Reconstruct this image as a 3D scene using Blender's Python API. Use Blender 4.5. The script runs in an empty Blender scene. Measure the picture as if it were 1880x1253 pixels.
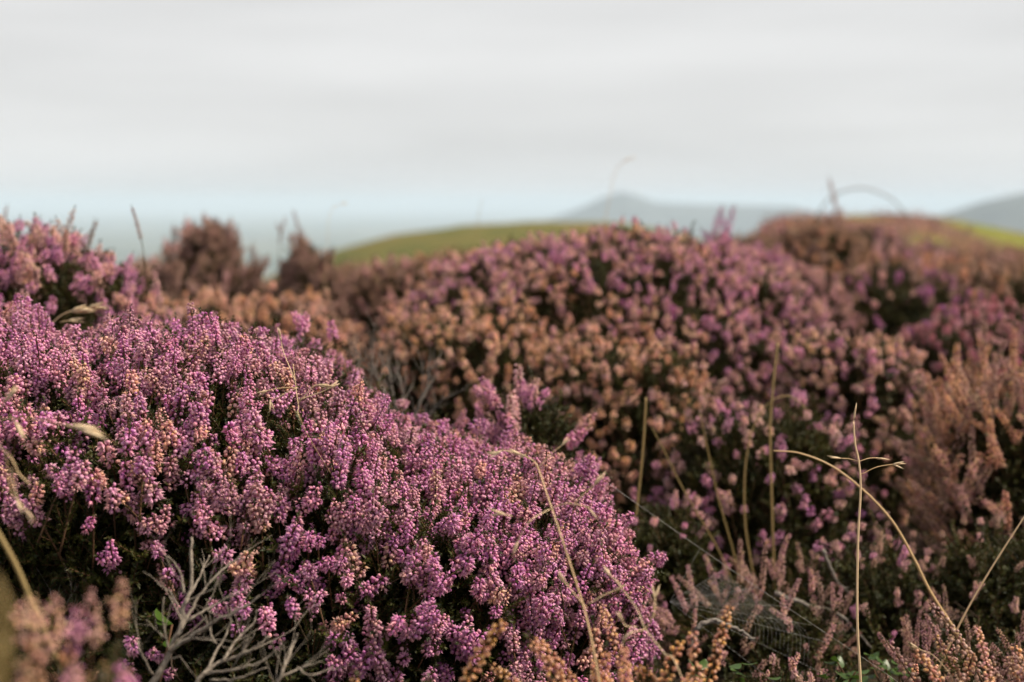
import bpy, math, random
import numpy as np
from mathutils import Vector, Quaternion, Matrix, noise

# ------------------------------------------------------------------ camera, sky, sun, exposure
S = bpy.context.scene
COL = S.collection
F_PX = 50.0 / 36.0 * 1880.0
CAM = Vector((0, 0, 0.62))
PITCH = math.atan((626.5 - 372) / F_PX)
cam_d = bpy.data.cameras.new('camera'); cam = bpy.data.objects.new('camera', cam_d); COL.objects.link(cam)
cam.location = CAM; cam.rotation_euler = (math.pi / 2 - PITCH, 0, 0)
cam_d.lens = 50; cam_d.sensor_width = 36; cam_d.clip_start = 0.02; cam_d.clip_end = 200000
cam_d.dof.use_dof = True; cam_d.dof.focus_distance = 1.50; cam_d.dof.aperture_fstop = 3.6
cam_d.dof.aperture_blades = 0
S.camera = cam

SUN_EL, SUN_AZ = math.radians(52), math.radians(92)      # azimuth clockwise from +Y (the view direction)
W = bpy.data.worlds.new('World'); S.world = W; W.use_nodes = True
nt = W.node_tree; nt.nodes.clear()
def N(t, kind, **kw):
    n = t.nodes.new(kind)
    for k, v in kw.items(): setattr(n, k, v)
    return n
wo = N(nt, 'ShaderNodeOutputWorld'); bg = N(nt, 'ShaderNodeBackground')
sky = N(nt, 'ShaderNodeTexSky', sky_type='NISHITA', sun_disc=False, sun_elevation=SUN_EL, sun_rotation=SUN_AZ)
skm = N(nt, 'ShaderNodeVectorMath', operation='SCALE'); skm.inputs['Scale'].default_value = 0.10
nt.links.new(sky.outputs[0], skm.inputs[0])
tc = N(nt, 'ShaderNodeTexCoord')
mp = N(nt, 'ShaderNodeMapping'); mp.inputs['Scale'].default_value = (1.6, 1.6, 11.0); mp.inputs['Rotation'].default_value = (0.02, 0.05, 0)
nt.links.new(tc.outputs['Generated'], mp.inputs[0])
nz = N(nt, 'ShaderNodeTexNoise'); nz.inputs['Scale'].default_value = 1.5; nz.inputs['Detail'].default_value = 3.5; nz.inputs['Roughness'].default_value = 0.45
nt.links.new(mp.outputs[0], nz.inputs['Vector'])
cr = N(nt, 'ShaderNodeValToRGB')
cr.color_ramp.elements[0].position = 0.33; cr.color_ramp.elements[0].color = (0.69, 0.685, 0.68, 1)
cr.color_ramp.elements[1].position = 0.66; cr.color_ramp.elements[1].color = (0.84, 0.835, 0.83, 1)
nt.links.new(nz.outputs[0], cr.inputs[0])
mx = N(nt, 'ShaderNodeMix', data_type='RGBA'); mx.inputs[0].default_value = 0.95
nt.links.new(skm.outputs[0], mx.inputs[6]); nt.links.new(cr.outputs[0], mx.inputs[7])
nt.links.new(mx.outputs[2], bg.inputs[0]); bg.inputs[1].default_value = 0.75
nt.links.new(bg.outputs[0], wo.inputs[0])

sd = bpy.data.lights.new('sun', 'SUN'); sun = bpy.data.objects.new('sun', sd); COL.objects.link(sun)
sd.energy = 4.8; sd.angle = math.radians(9); sd.color = (1.0, 0.88, 0.72)
sdir = Vector((math.sin(SUN_AZ) * math.cos(SUN_EL), math.cos(SUN_AZ) * math.cos(SUN_EL), math.sin(SUN_EL)))
sun.rotation_euler = (-sdir).to_track_quat('-Z', 'Y').to_euler(); sun.location = (0, 0, 30)

S.view_settings.view_transform = 'Standard'; S.view_settings.look = 'None'
S.view_settings.exposure = 0.45; S.view_settings.gamma = 1.0; S.view_settings.use_curve_mapping = False
S.render.engine = 'CYCLES'
cy = S.cycles
cy.max_bounces = 6; cy.diffuse_bounces = 3; cy.glossy_bounces = 2; cy.transmission_bounces = 3; cy.volume_bounces = 2; cy.transparent_max_bounces = 6
cy.use_denoising = True; cy.use_adaptive_sampling = True; cy.adaptive_threshold = 0.02; cy.use_light_tree = False
try: cy.denoiser = 'OPENIMAGEDENOISE'
except Exception: pass

# ------------------------------------------------------------------ helpers
rng = np.random.default_rng(7); random.seed(7)
FW = Vector((0, math.cos(PITCH), -math.sin(PITCH))); UPV = Vector((0, math.sin(PITCH), math.cos(PITCH)))
def at(px, py, d):
    "point of the place seen at that pixel of the photograph, d metres out"
    return CAM + (FW + Vector((1, 0, 0)) * ((px - 940) / F_PX) + UPV * ((626.5 - py) / F_PX)) * d
def tag(o, label, cat, group=None):
    o['label'] = label; o['category'] = cat
    if group: o['group'] = group
    return o
def empty(name, loc):
    o = bpy.data.objects.new(name, None); COL.objects.link(o); o.location = loc; o.empty_display_size = 0.05; return o
def mesh_obj(name, me, parent=None, loc=None):
    o = bpy.data.objects.new(name, me); COL.objects.link(o)
    if parent: o.parent = parent
    if loc is not None: o.location = loc
    return o
def smooth(x, a, b):
    t = np.clip((np.asarray(x, float) - a) / (b - a), 0, 1); return t * t * (3 - 2 * t)

# ------------------------------------------------------------------ materials
def mat(name):
    m = bpy.data.materials.new(name); m.use_nodes = True; m.node_tree.nodes.clear(); return m
def leafy(name, colour_fn, rough=0.6, trans=0.25, spec=0.3):
    m = mat(name); t = m.node_tree
    out = N(t, 'ShaderNodeOutputMaterial'); p = N(t, 'ShaderNodeBsdfPrincipled'); tr = N(t, 'ShaderNodeBsdfTranslucent'); ms = N(t, 'ShaderNodeMixShader')
    p.inputs['Roughness'].default_value = rough; p.inputs['Specular IOR Level'].default_value = spec
    c = colour_fn(t)
    t.links.new(c, p.inputs['Base Color']); t.links.new(c, tr.inputs['Color'])
    ms.inputs[0].default_value = trans
    t.links.new(p.outputs[0], ms.inputs[1]); t.links.new(tr.outputs[0], ms.inputs[2]); t.links.new(ms.outputs[0], out.inputs[0])
    return m
def mixc(t, f, a, b, blend='MIX'):
    n = N(t, 'ShaderNodeMix', data_type='RGBA', blend_type=blend)
    for s, v in ((0, f), (6, a), (7, b)):
        if hasattr(v, 'is_output'): t.links.new(v, n.inputs[s])
        else: n.inputs[s].default_value = v if s == 0 else (*v, 1)
    return n.outputs[2]
def ramp(t, src, stops):
    r = N(t, 'ShaderNodeValToRGB'); e = r.color_ramp.elements
    while len(e) < len(stops): e.new(0.5)
    for k, (p, c) in enumerate(stops): e[k].position = p; e[k].color = (*c, 1)
    t.links.new(src, r.inputs[0]); return r.outputs[0]
def flower_colour(t):
    tint = N(t, 'ShaderNodeAttribute', attribute_type='INSTANCER', attribute_name='tint')
    v = N(t, 'ShaderNodeAttribute', attribute_type='GEOMETRY', attribute_name='v')
    sp = N(t, 'ShaderNodeSeparateColor'); t.links.new(v.outputs['Color'], sp.inputs[0])
    # bud to bud: deeper, rosier or paler than the spike's own colour
    f = ramp(t, sp.outputs[1], [(0.0, (0.70, 0.50, 0.74)), (0.35, (1, 1, 1)), (0.58, (1.08, 1.25, 1.22)), (0.78, (1.08, 1.24, 0.88)), (1.0, (1.20, 1.55, 0.86))])
    c = mixc(t, 1.0, tint.outputs['Color'], f, 'MULTIPLY')
    pale = mixc(t, 0.7, c, (0.92, 0.66, 0.58))
    return mixc(t, sp.outputs[0], c, pale)
M_FLOWER = leafy('heather_flower', flower_colour, 0.55, 0.22, 0.35)
def rnd_colour(a, b, attr=True):
    def fn(t):
        v = N(t, 'ShaderNodeAttribute', attribute_type='GEOMETRY', attribute_name='v')
        sp = N(t, 'ShaderNodeSeparateColor'); t.links.new(v.outputs['Color'], sp.inputs[0])
        oi = N(t, 'ShaderNodeObjectInfo')
        ad = N(t, 'ShaderNodeMath', operation='ADD'); t.links.new(sp.outputs[1], ad.inputs[0]); t.links.new(oi.outputs['Random'], ad.inputs[1])
        hf = N(t, 'ShaderNodeMath', operation='MULTIPLY'); t.links.new(ad.outputs[0], hf.inputs[0]); hf.inputs[1].default_value = 0.5
        return ramp(t, hf.outputs[0], [(0.1, a), (0.9, b)])
    return fn
M_LEAF = leafy('heather_leaf', rnd_colour((0.012, 0.020, 0.005), (0.066, 0.066, 0.011)), 0.5, 0.25, 0.3)
M_STEM = leafy('heather_stem', rnd_colour((0.05, 0.03, 0.018), (0.13, 0.065, 0.035)), 0.8, 0.0, 0.15)
M_STRAW = leafy('dry_straw', rnd_colour((0.60, 0.40, 0.20), (0.80, 0.60, 0.38)), 0.45, 0.15, 0.4)
M_STRAWG = leafy('green_straw', rnd_colour((0.25, 0.18, 0.065), (0.37, 0.26, 0.11)), 0.5, 0.2, 0.3)
M_SEED = leafy('grass_seed', rnd_colour((0.60, 0.44, 0.26), (0.78, 0.62, 0.42)), 0.5, 0.25, 0.3)
M_GREEN = leafy('bilberry_leaf', rnd_colour((0.025, 0.055, 0.008), (0.06, 0.11, 0.015)), 0.4, 0.3, 0.4)
M_SILK = leafy('spider_silk', rnd_colour((0.55, 0.52, 0.5), (0.7, 0.68, 0.66)), 0.25, 0.2, 0.7)
def wood(name, a, b, scale):
    m = mat(name); t = m.node_tree
    out = N(t, 'ShaderNodeOutputMaterial'); p = N(t, 'ShaderNodeBsdfPrincipled'); p.inputs['Roughness'].default_value = 0.85; p.inputs['Specular IOR Level'].default_value = 0.2
    tc = N(t, 'ShaderNodeTexCoord'); n1 = N(t, 'ShaderNodeTexNoise'); n1.inputs['Scale'].default_value = scale; n1.inputs['Detail'].default_value = 5
    t.links.new(tc.outputs['Object'], n1.inputs['Vector'])
    t.links.new(ramp(t, n1.outputs[0], [(0.3, a), (0.7, b)]), p.inputs['Base Color'])
    bm = N(t, 'ShaderNodeBump'); bm.inputs['Strength'].default_value = 0.5; bm.inputs['Distance'].default_value = 0.001
    t.links.new(n1.outputs[0], bm.inputs['Height']); t.links.new(bm.outputs[0], p.inputs['Normal']); t.links.new(p.outputs[0], out.inputs[0])
    return m
M_DEAD = wood('bleached_wood', (0.12, 0.095, 0.075), (0.33, 0.28, 0.225), 260)
M_BARK = wood('heather_bark', (0.035, 0.022, 0.015), (0.10, 0.07, 0.05), 200)
M_LICHEN = wood('lichened_twig', (0.10, 0.085, 0.075), (0.24, 0.21, 0.18), 220)

# ------------------------------------------------------------------ mesh builder
class MB:
    def __init__(s): s.v = []; s.f = []; s.m = []; s.c = []
    def add(s, vs, fs, mi, cs):
        o = len(s.v); s.v += vs; s.f += [tuple(i + o for i in f) for f in fs]; s.m += [mi] * len(fs); s.c += cs
    def build(s, name, mats, smooth_=True):
        me = bpy.data.meshes.new(name); me.from_pydata([tuple(v) for v in s.v], [], s.f)
        for m in mats: me.materials.append(m)
        me.polygons.foreach_set('material_index', s.m)
        if smooth_: me.polygons.foreach_set('use_smooth', [True] * len(s.f))
        a = me.color_attributes.new('v', 'FLOAT_COLOR', 'POINT')
        a.data.foreach_set('color', np.array([(r, g, 0, 1) for r, g in s.c], 'f').ravel())
        me.update(); return me
def frame(d):
    d = d.normalized(); u = d.cross(Vector((0.31, 0.17, 0.93)))
    if u.length < 1e-3: u = d.cross(Vector((1, 0, 0)))
    u.normalize(); return u, d.cross(u).normalized()
def tube(b, pts, radii, mi, n=5, g=0.5, cap=True):
    vs, cs, fs = [], [], []
    L = len(pts)
    u = None
    for i, p in enumerate(pts):
        d = (pts[min(i + 1, L - 1)] - pts[max(i - 1, 0)])
        if d.length < 1e-9: d = Vector((0, 0, 1))
        d.normalize()
        if u is None: u, w = frame(d)
        else:
            u = (u - d * u.dot(d)).normalized(); w = d.cross(u)
        for k in range(n):
            a = 2 * math.pi * k / n
            vs.append(p + (u * math.cos(a) + w * math.sin(a)) * radii[i]); cs.append((0, g))
    for i in range(L - 1):
        for k in range(n):
            fs.append((i * n + k, i * n + (k + 1) % n, (i + 1) * n + (k + 1) % n, (i + 1) * n + k))
    if cap: fs.append(tuple(range((L - 1) * n, L * n))); fs.append(tuple(reversed(range(n))))
    b.add(vs, fs, mi, cs)
def spline(ctrl, per=6):
    P = [Vector(c) for c in ctrl]; P = [P[0] * 2 - P[1]] + P + [P[-1] * 2 - P[-2]]; out = []
    for i in range(1, len(P) - 2):
        for k in range(per):
            t = k / per; a, b, c, d = P[i - 1:i + 3]
            out.append(0.5 * ((2 * b) + (c - a) * t + (2 * a - 5 * b + 4 * c - d) * t * t + (3 * b - a - 3 * c + d) * t ** 3))
    out.append(P[-2]); return out
def bead(b, p, d, ln, w, g, opened):
    "one hanging heather flower: calyx bell, and pointed petals when open"
    u, q = frame(d); n = 5; vs = [p]; cs = [(0.0, g)]
    for t, r, pale in ((0.28, 0.85, 0.05), (0.72, 1.0, 0.35)):
        for k in range(n):
            a = 2 * math.pi * (k + 0.5 * (t > 0.5)) / n
            vs.append(p + d * (ln * t) + (u * math.cos(a) + q * math.sin(a)) * (w * r)); cs.append((pale, g))
    vs.append(p + d * (ln * 1.0)); cs.append((1.0, g))
    fs = [(0, 1 + (k + 1) % n, 1 + k) for k in range(n)]
    fs += [(1 + k, 1 + (k + 1) % n, 6 + k) for k in range(n)] + [(1 + (k + 1) % n, 6 + (k + 1) % n, 6 + k) for k in range(n)]
    fs += [(6 + k, 6 + (k + 1) % n, 11) for k in range(n)]
    b.add(vs, fs, 0, cs)
    if opened:
        for k in range(4):
            a = 2 * math.pi * k / 4 + g * 3; o = u * math.cos(a) + q * math.sin(a); s = d.cross(o)
            b.add([p + d * ln * 0.45 + o * w * 0.8 + s * w * 0.6, p + d * ln * 0.45 + o * w * 0.8 - s * w * 0.6, p + d * ln * 1.35 + o * w * 1.5], [(0, 1, 2)], 0, [(0.1, g), (0.1, g), (0.75, g)])
def leaf(b, p, d, ln, w, g, mi=1):
    u, q = frame(d)
    b.add([p, p + d * ln * 0.45 + u * w, p + d * ln, p + d * ln * 0.45 - u * w, p + d * ln * 0.5 + q * w * 0.6], [(0, 1, 4), (1, 2, 4), (2, 3, 4), (3, 0, 4)], mi, [(0, g)] * 5)
def leafy_axis(b, pts, R, dens, ll):
    for i in range(len(pts) - 1):
        d = (pts[i + 1] - pts[i]); L = d.length; d.normalize(); u, q = frame(d)
        for j in range(max(1, int(L * dens))):
            a = R.uniform(0, 6.28); o = u * math.cos(a) + q * math.sin(a)
            leaf(b, pts[i].lerp(pts[i + 1], R.random()), (d * R.uniform(0.5, 1.1) + o).normalized(), ll * R.uniform(0.7, 1.3), ll * 0.24, R.random())
def flower_axis(b, pts, R, step, per, rad, size, openness, start=0.0):
    tot = sum((pts[i + 1] - pts[i]).length for i in range(len(pts) - 1)); s = start * tot
    ph = R.uniform(0, 6)
    while s < tot:
        acc = 0
        for i in range(len(pts) - 1):
            l = (pts[i + 1] - pts[i]).length
            if acc + l >= s or i == len(pts) - 2: break
            acc += l
        d = (pts[i + 1] - pts[i]).normalized(); p = pts[i] + d * (s - acc); u, q = frame(d)
        f = s / tot; shrink = 1.0 if f < 0.6 else 1.0 - 0.55 * (f - 0.6) / 0.4
        ph += 0.9
        for k in range(per):
            if R.random() < 0.07: continue
            a = ph + 2 * math.pi * k / per + R.uniform(-0.3, 0.3); o = u * math.cos(a) + q * math.sin(a)
            sz = size * R.uniform(0.8, 1.2) * (0.72 + 0.28 * shrink)
            dn = (o * 1.0 + d * R.uniform(-0.05, 0.4) + Vector((0, 0, -0.62))).normalized()
            bead(b, p + o * rad * 0.42 * shrink * R.uniform(0.7, 1.2) + d * R.uniform(-.001, .001), dn, sz, sz * 0.41, R.random(), R.random() < openness)
        s += step * R.uniform(0.8, 1.2)
def axis(R, base, d, L, bend=0.25, n=6):
    pts = [base]; d = d.normalized(); k = Vector((R.uniform(-1, 1), R.uniform(-1, 1), 0.25)) * bend / n
    for i in range(n): d = (d + k).normalized(); pts.append(pts[-1] + d * L / n)
    return pts
def flower_sprig(seed, L, stem, sides, step=0.0030, per=4, rad=0.0074, size=0.0043, openness=0.35, thin=False):
    R = random.Random(seed); b = MB()
    st = axis(R, Vector((0, 0, 0)), Vector((R.uniform(-.1, .1), R.uniform(-.1, .1), 1)), stem, 0.15, 4)
    sp = axis(R, st[-1], st[-1] - st[-2], L, 0.35, 7)
    tube(b, st + sp[1:], [0.0009] * len(st) + [0.0007] * (len(sp) - 1), 2, 4, R.random())
    leafy_axis(b, st[1:], R, 900 if not thin else 250, 0.0042)
    flower_axis(b, sp, R, step, per, rad, size, openness)
    leafy_axis(b, [sp[-1], sp[-1] + (sp[-1] - sp[-2]).normalized() * 0.006], R, 2200, 0.0030)
    for k in range(sides):
        i = R.randint(1, 4); a = R.uniform(0, 6.28)
        base = (st + sp[1:4])[min(len(st) + 1, i + 1)]
        sd_ = axis(R, base, Vector((math.cos(a) * 0.8, math.sin(a) * 0.8, R.uniform(0.7, 1.2))), max(0.012, L * R.uniform(0.4, 0.9)), 0.6, 5)
        tube(b, sd_, [0.0006] * len(sd_), 2, 4, R.random())
        flower_axis(b, sd_, R, step, per, rad, size, openness, 0.12)
        leafy_axis(b, [sd_[-1], sd_[-1] + (sd_[-1] - sd_[-2]).normalized() * 0.005], R, 1800, 0.0030)
    return b.build('flower_spike', [M_FLOWER, M_LEAF, M_STEM])
def leaf_shoot(seed):
    R = random.Random(seed); b = MB()
    ax = axis(R, Vector((0, 0, 0)), Vector((R.uniform(-.2, .2), R.uniform(-.2, .2), 1)), R.uniform(0.09, 0.12), 0.5, 7)
    tube(b, ax, [0.0010] * 4 + [0.0006] * 4, 2, 4, R.random()); leafy_axis(b, ax[2:], R, 1000, 0.0052)
    for k in range(7):
        a = R.uniform(0, 6.28); bp = ax[R.randint(1, 6)]
        s = axis(R, bp, Vector((math.cos(a), math.sin(a), R.uniform(0.4, 1.3))), R.uniform(0.025, 0.05), 0.6, 4)
        tube(b, s, [0.0006] * 5, 2, 3, R.random(), False); leafy_axis(b, s, R, 1200, 0.0050)
    return b.build('leaf_shoot', [M_FLOWER, M_LEAF, M_STEM])
def branching(b, R, p, d, L, r, depth, mi=0, up=0.15, spread=0.6, n=6, wob=0.35, kids=(2, 4)):
    pts = [p.copy()]; dd = d.normalized(); k = 7
    for i in range(k):
        dd = (dd + Vector((R.uniform(-1, 1), R.uniform(-1, 1), R.uniform(-1, 1))) * wob / 2.2 + Vector((0, 0, up * 0.25))).normalized()
        pts.append(pts[-1] + dd * L / k)
    tube(b, pts, [r * (1 - 0.62 * i / k) for i in range(k + 1)], mi, n, R.random())
    if depth > 0:
        for q in range(R.randint(*kids)):
            i = R.randint(2, k); d2 = (pts[i] - pts[i - 1]).normalized(); u, w = frame(d2); a = R.uniform(0, 6.28)
            branching(b, R, pts[i] - d2 * r * 0.2, d2 + (u * math.cos(a) + w * math.sin(a)) * spread * R.uniform(0.6, 1.4), L * R.uniform(0.4, 0.75), r * 0.55, depth - 1, mi, up, spread, max(4, n - 1), wob, kids)
SPIKES = [flower_sprig(11 + i, L, st, sd, openness=op, per=pr) for i, (L, st, sd, op, pr) in enumerate([(0.024, 0.055, 0, .35, 4), (0.036, 0.05, 1, .25, 3), (0.018, 0.055, 2, .5, 4), (0.032, 0.05, 2, .35, 3), (0.015, 0.06, 1, .6, 4), (0.044, 0.05, 0, .2, 3), (0.028, 0.05, 3, .4, 3), (0.021, 0.06, 0, .5, 4), (0.030, 0.045, 4, .3, 3), (0.012, 0.06, 2, .5, 4)])]
THIN = [flower_sprig(51 + i, L, 0.05, sd, 0.0038, 3, 0.0062, 0.0042, 0.08, True) for i, (L, sd) in enumerate([(0.085, 0), (0.07, 1), (0.10, 1), (0.06, 2), (0.09, 2)])]
FINE = [flower_sprig(151 + i, L, 0.05, sd, 0.0046, 2, 0.0105, 0.0050, 0.3) for i, (L, sd) in enumerate([(0.040, 2), (0.030, 3), (0.052, 1), (0.036, 4), (0.024, 3), (0.046, 2)])]
DOT = [flower_sprig(251 + i, L, 0.055, sd, 0.0032, pr, 0.0068, 0.0046, 0.4) for i, (L, sd, pr) in enumerate([(0.012, 0, 4), (0.018, 0, 4), (0.010, 1, 4), (0.022, 1, 3), (0.008, 0, 4), (0.015, 2, 3), (0.026, 0, 3)])]
SHOOTS = [leaf_shoot(81 + i) for i in range(5)]
def branch_mesh(seed, m=M_BARK):
    R = random.Random(seed); b = MB(); branching(b, R, Vector((0, 0, 0)), Vector((R.uniform(-.2, .2), R.uniform(-.2, .2), 1)), 0.24, 0.005, 2, 0, 0.1, 0.7, 6); return b.build('branch', [m])
BRANCHES = [branch_mesh(301 + i) for i in range(4)]

# ------------------------------------------------------------------ scattering (for what is past counting)
def scatter_group(name, sources):
    ng = bpy.data.node_groups.new(name, 'GeometryNodeTree')
    ng.interface.new_socket('Geometry', in_out='INPUT', socket_type='NodeSocketGeometry'); ng.interface.new_socket('Geometry', in_out='OUTPUT', socket_type='NodeSocketGeometry')
    gi = N(ng, 'NodeGroupInput'); go = N(ng, 'NodeGroupOutput'); jn = N(ng, 'GeometryNodeJoinGeometry')
    for s in sources:
        oi = N(ng, 'GeometryNodeObjectInfo', transform_space='ORIGINAL'); oi.inputs['Object'].default_value = s
        g2 = N(ng, 'GeometryNodeGeometryToInstance'); ng.links.new(oi.outputs['Geometry'], g2.inputs[0]); ng.links.new(g2.outputs[0], jn.inputs[0])
    ip = N(ng, 'GeometryNodeInstanceOnPoints'); ip.inputs['Pick Instance'].default_value = True
    def attr(nm, ty):
        a = N(ng, 'GeometryNodeInputNamedAttribute', data_type=ty); a.inputs['Name'].default_value = nm; return a.outputs['Attribute']
    er = N(ng, 'FunctionNodeEulerToRotation'); ng.links.new(attr('rot', 'FLOAT_VECTOR'), er.inputs[0])
    ng.links.new(gi.outputs[0], ip.inputs['Points']); ng.links.new(jn.outputs[0], ip.inputs['Instance'])
    ng.links.new(attr('idx', 'INT'), ip.inputs['Instance Index']); ng.links.new(er.outputs[0], ip.inputs['Rotation']); ng.links.new(attr('size', 'FLOAT'), ip.inputs['Scale'])
    ng.links.new(ip.outputs[0], go.inputs[0])
    return ng
def scatter(name, group, items, parent, mats):
    "items: (local position, euler, size, mesh index, tint)"
    me = bpy.data.meshes.new(name); n = len(items)
    me.from_pydata([tuple(i[0]) for i in items], [], [])
    for m in mats: me.materials.append(m)
    for nm, ty, key, dat in (('rot', 'FLOAT_VECTOR', 'vector', [c for i in items for c in i[1]]), ('size', 'FLOAT', 'value', [i[2] for i in items]),
                             ('idx', 'INT', 'value', [int(i[3]) for i in items]), ('tint', 'FLOAT_COLOR', 'color', [c for i in items for c in (*i[4], 1.0)])):
        a = me.attributes.new(nm, ty, 'POINT'); a.data.foreach_set(key, dat)
    o = mesh_obj(name, me, parent); o['kind'] = 'stuff'
    md = o.modifiers.new('scatter', 'NODES'); md.node_group = group
    return o

# ------------------------------------------------------------------ the ground and the far country
def interp_log(r, pts):
    return np.interp(np.log(r), np.log([p[0] for p in pts]), [p[1] for p in pts])
def ground_z(x, y):
    x = np.asarray(x, float); y = np.asarray(y, float); r = np.maximum(np.hypot(x, y), 0.05); az = np.degrees(np.arctan2(x, y))
    left = interp_log(r, [(7, 0), (12, -0.7), (25, -3), (60, -8), (120, -14), (400, -60), (2000, -230), (3500, -250)])
    right = interp_log(r, [(7, 0), (12, 0.03), (25, 0.15), (45, 0.24), (60, -1.2), (120, -12), (400, -60), (2000, -230), (3500, -250)])
    w = smooth(az, 5.5, 10.5) + smooth(-az, 55, 75)
    z = left * (1 - w) + right * w
    z = z - smooth(az, 14.5, 22) * (1 - smooth(az, 40, 70)) * np.clip((r - 10) / 35, 0, 1) * 0.75
    und = 0.006 * np.sin(x * 5.1 + 1.3) * np.sin(y * 4.3) + 0.010 * np.sin(x * 1.7 + y * 0.8) * np.sin(y * 1.3 + 2)
    far = np.clip((r - 8) / 30, 0, 1) * np.clip((300 - r) / 200, 0, 1) * 0.10 * np.sin(x * 0.45 + 2) * np.sin(y * 0.31 + 1)
    return z + und * np.clip((40 - r) / 20, 0, 1) + far
angs = np.radians(np.concatenate([np.arange(-30, 30, 0.5), np.arange(30, 330, 5)]))
rads = np.concatenate([[0.02], np.geomspace(0.15, 90000, 250)])
A, Rr = np.meshgrid(angs, rads); gx = Rr * np.sin(A); gy = Rr * np.cos(A); gz = ground_z(gx, gy)
na, nr = len(angs), len(rads)
gverts = np.stack([gx.ravel(), gy.ravel(), gz.ravel()], 1)
ii, jj = np.meshgrid(np.arange(nr - 1), np.arange(na), indexing='ij'); j2 = (jj + 1) % na
gf = np.stack([(ii * na + jj).ravel(), ((ii + 1) * na + jj).ravel(), ((ii + 1) * na + j2).ravel(), (ii * na + j2).ravel()], 1)[:, ::-1]
gm = bpy.data.meshes.new('moor_ground'); gm.from_pydata(gverts.tolist(), [], gf.tolist()); gm.polygons.foreach_set('use_smooth', [True] * len(gf))
def ground_material():
    m = mat('moor_ground'); t = m.node_tree
    out = N(t, 'ShaderNodeOutputMaterial'); p = N(t, 'ShaderNodeBsdfPrincipled'); p.inputs['Roughness'].default_value = 0.95; p.inputs['Specular IOR Level'].default_value = 0.1
    g = N(t, 'ShaderNodeNewGeometry'); sp = N(t, 'ShaderNodeSeparateXYZ'); t.links.new(g.outputs['Position'], sp.inputs[0])
    ln = N(t, 'ShaderNodeVectorMath', operation='LENGTH'); t.links.new(g.outputs['Position'], ln.inputs[0])
    def noise_(scale, det=4, x=1.0, y=1.0):
        mpp = N(t, 'ShaderNodeMapping'); mpp.inputs['Scale'].default_value = (x, y, 1); t.links.new(g.outputs['Position'], mpp.inputs[0])
        n = N(t, 'ShaderNodeTexNoise'); n.inputs['Scale'].default_value = scale; n.inputs['Detail'].default_value = det; t.links.new(mpp.outputs[0], n.inputs['Vector']); return n.outputs[0]
    def map_(src, a, b):
        r = N(t, 'ShaderNodeMapRange', interpolation_type='SMOOTHSTEP'); r.inputs['From Min'].default_value = a; r.inputs['From Max'].default_value = b
        t.links.new(src, r.inputs['Value']); return r.outputs[0]
    soil = ramp(t, noise_(40, 6), [(0.3, (0.012, 0.009, 0.006)), (0.55, (0.035, 0.025, 0.016)), (0.75, (0.03, 0.034, 0.012))])
    heath = ramp(t, noise_(0.33, 3, 1, 0.6), [(0.36, (0.15, 0.075, 0.04)), (0.45, (0.13, 0.055, 0.075)), (0.53, (0.18, 0.10, 0.045)), (0.62, (0.11, 0.05, 0.06))])
    ga = N(t, 'ShaderNodeAttribute', attribute_type='GEOMETRY', attribute_name='grass')
    heath = mixc(t, ga.outputs['Fac'], heath, ramp(t, noise_(0.6, 3), [(0.35, (0.10, 0.13, 0.02)), (0.65, (0.20, 0.19, 0.035))]))
    fields = ramp(t, noise_(0.0011, 2, 1, 1), [(0.35, (0.06, 0.08, 0.055)), (0.45, (0.10, 0.12, 0.075)), (0.52, (0.04, 0.055, 0.045)), (0.6, (0.17, 0.165, 0.11)), (0.7, (0.07, 0.09, 0.065))])
    c = mixc(t, map_(ln.outputs['Value'], 5, 9), soil, heath)
    c = mixc(t, map_(ln.outputs['Value'], 150, 500), c, fields)
    t.links.new(c, p.inputs['Base Color'])
    bm = N(t, 'ShaderNodeBump'); bm.inputs['Strength'].default_value = 0.8; bm.inputs['Distance'].default_value = 0.02; t.links.new(noise_(60, 6), bm.inputs['Height']); t.links.new(bm.outputs[0], p.inputs['Normal'])
    t.links.new(p.outputs[0], out.inputs[0]); return m
def grass_amount(x, y):
    az = np.degrees(np.arctan2(x, y)); r = np.hypot(x, y); lr = np.log(np.maximum(r, .1)); g = 0
    for a0, r0, sa, sr, k in ((20.5, 30, 2.2, .35, 1.0), (18.0, 40, 1.2, .12, .8), (16.2, 21, .9, .14, .9), (13.6, 38, .8, .12, .7), (24, 22, 2.5, .4, 1.0)):
        g = g + k * np.exp(-((az - a0) / sa) ** 2 - ((lr - math.log(r0)) / sr) ** 2)
    return np.clip(g * 1.3, 0, 1)
pa = gm.attributes.new('grass', 'FLOAT', 'POINT'); pa.data.foreach_set('value', grass_amount(gx.ravel(), gy.ravel()).astype('f'))
gm.materials.append(ground_material())
ground = mesh_obj('moor_ground', gm); ground['kind'] = 'structure'

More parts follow.
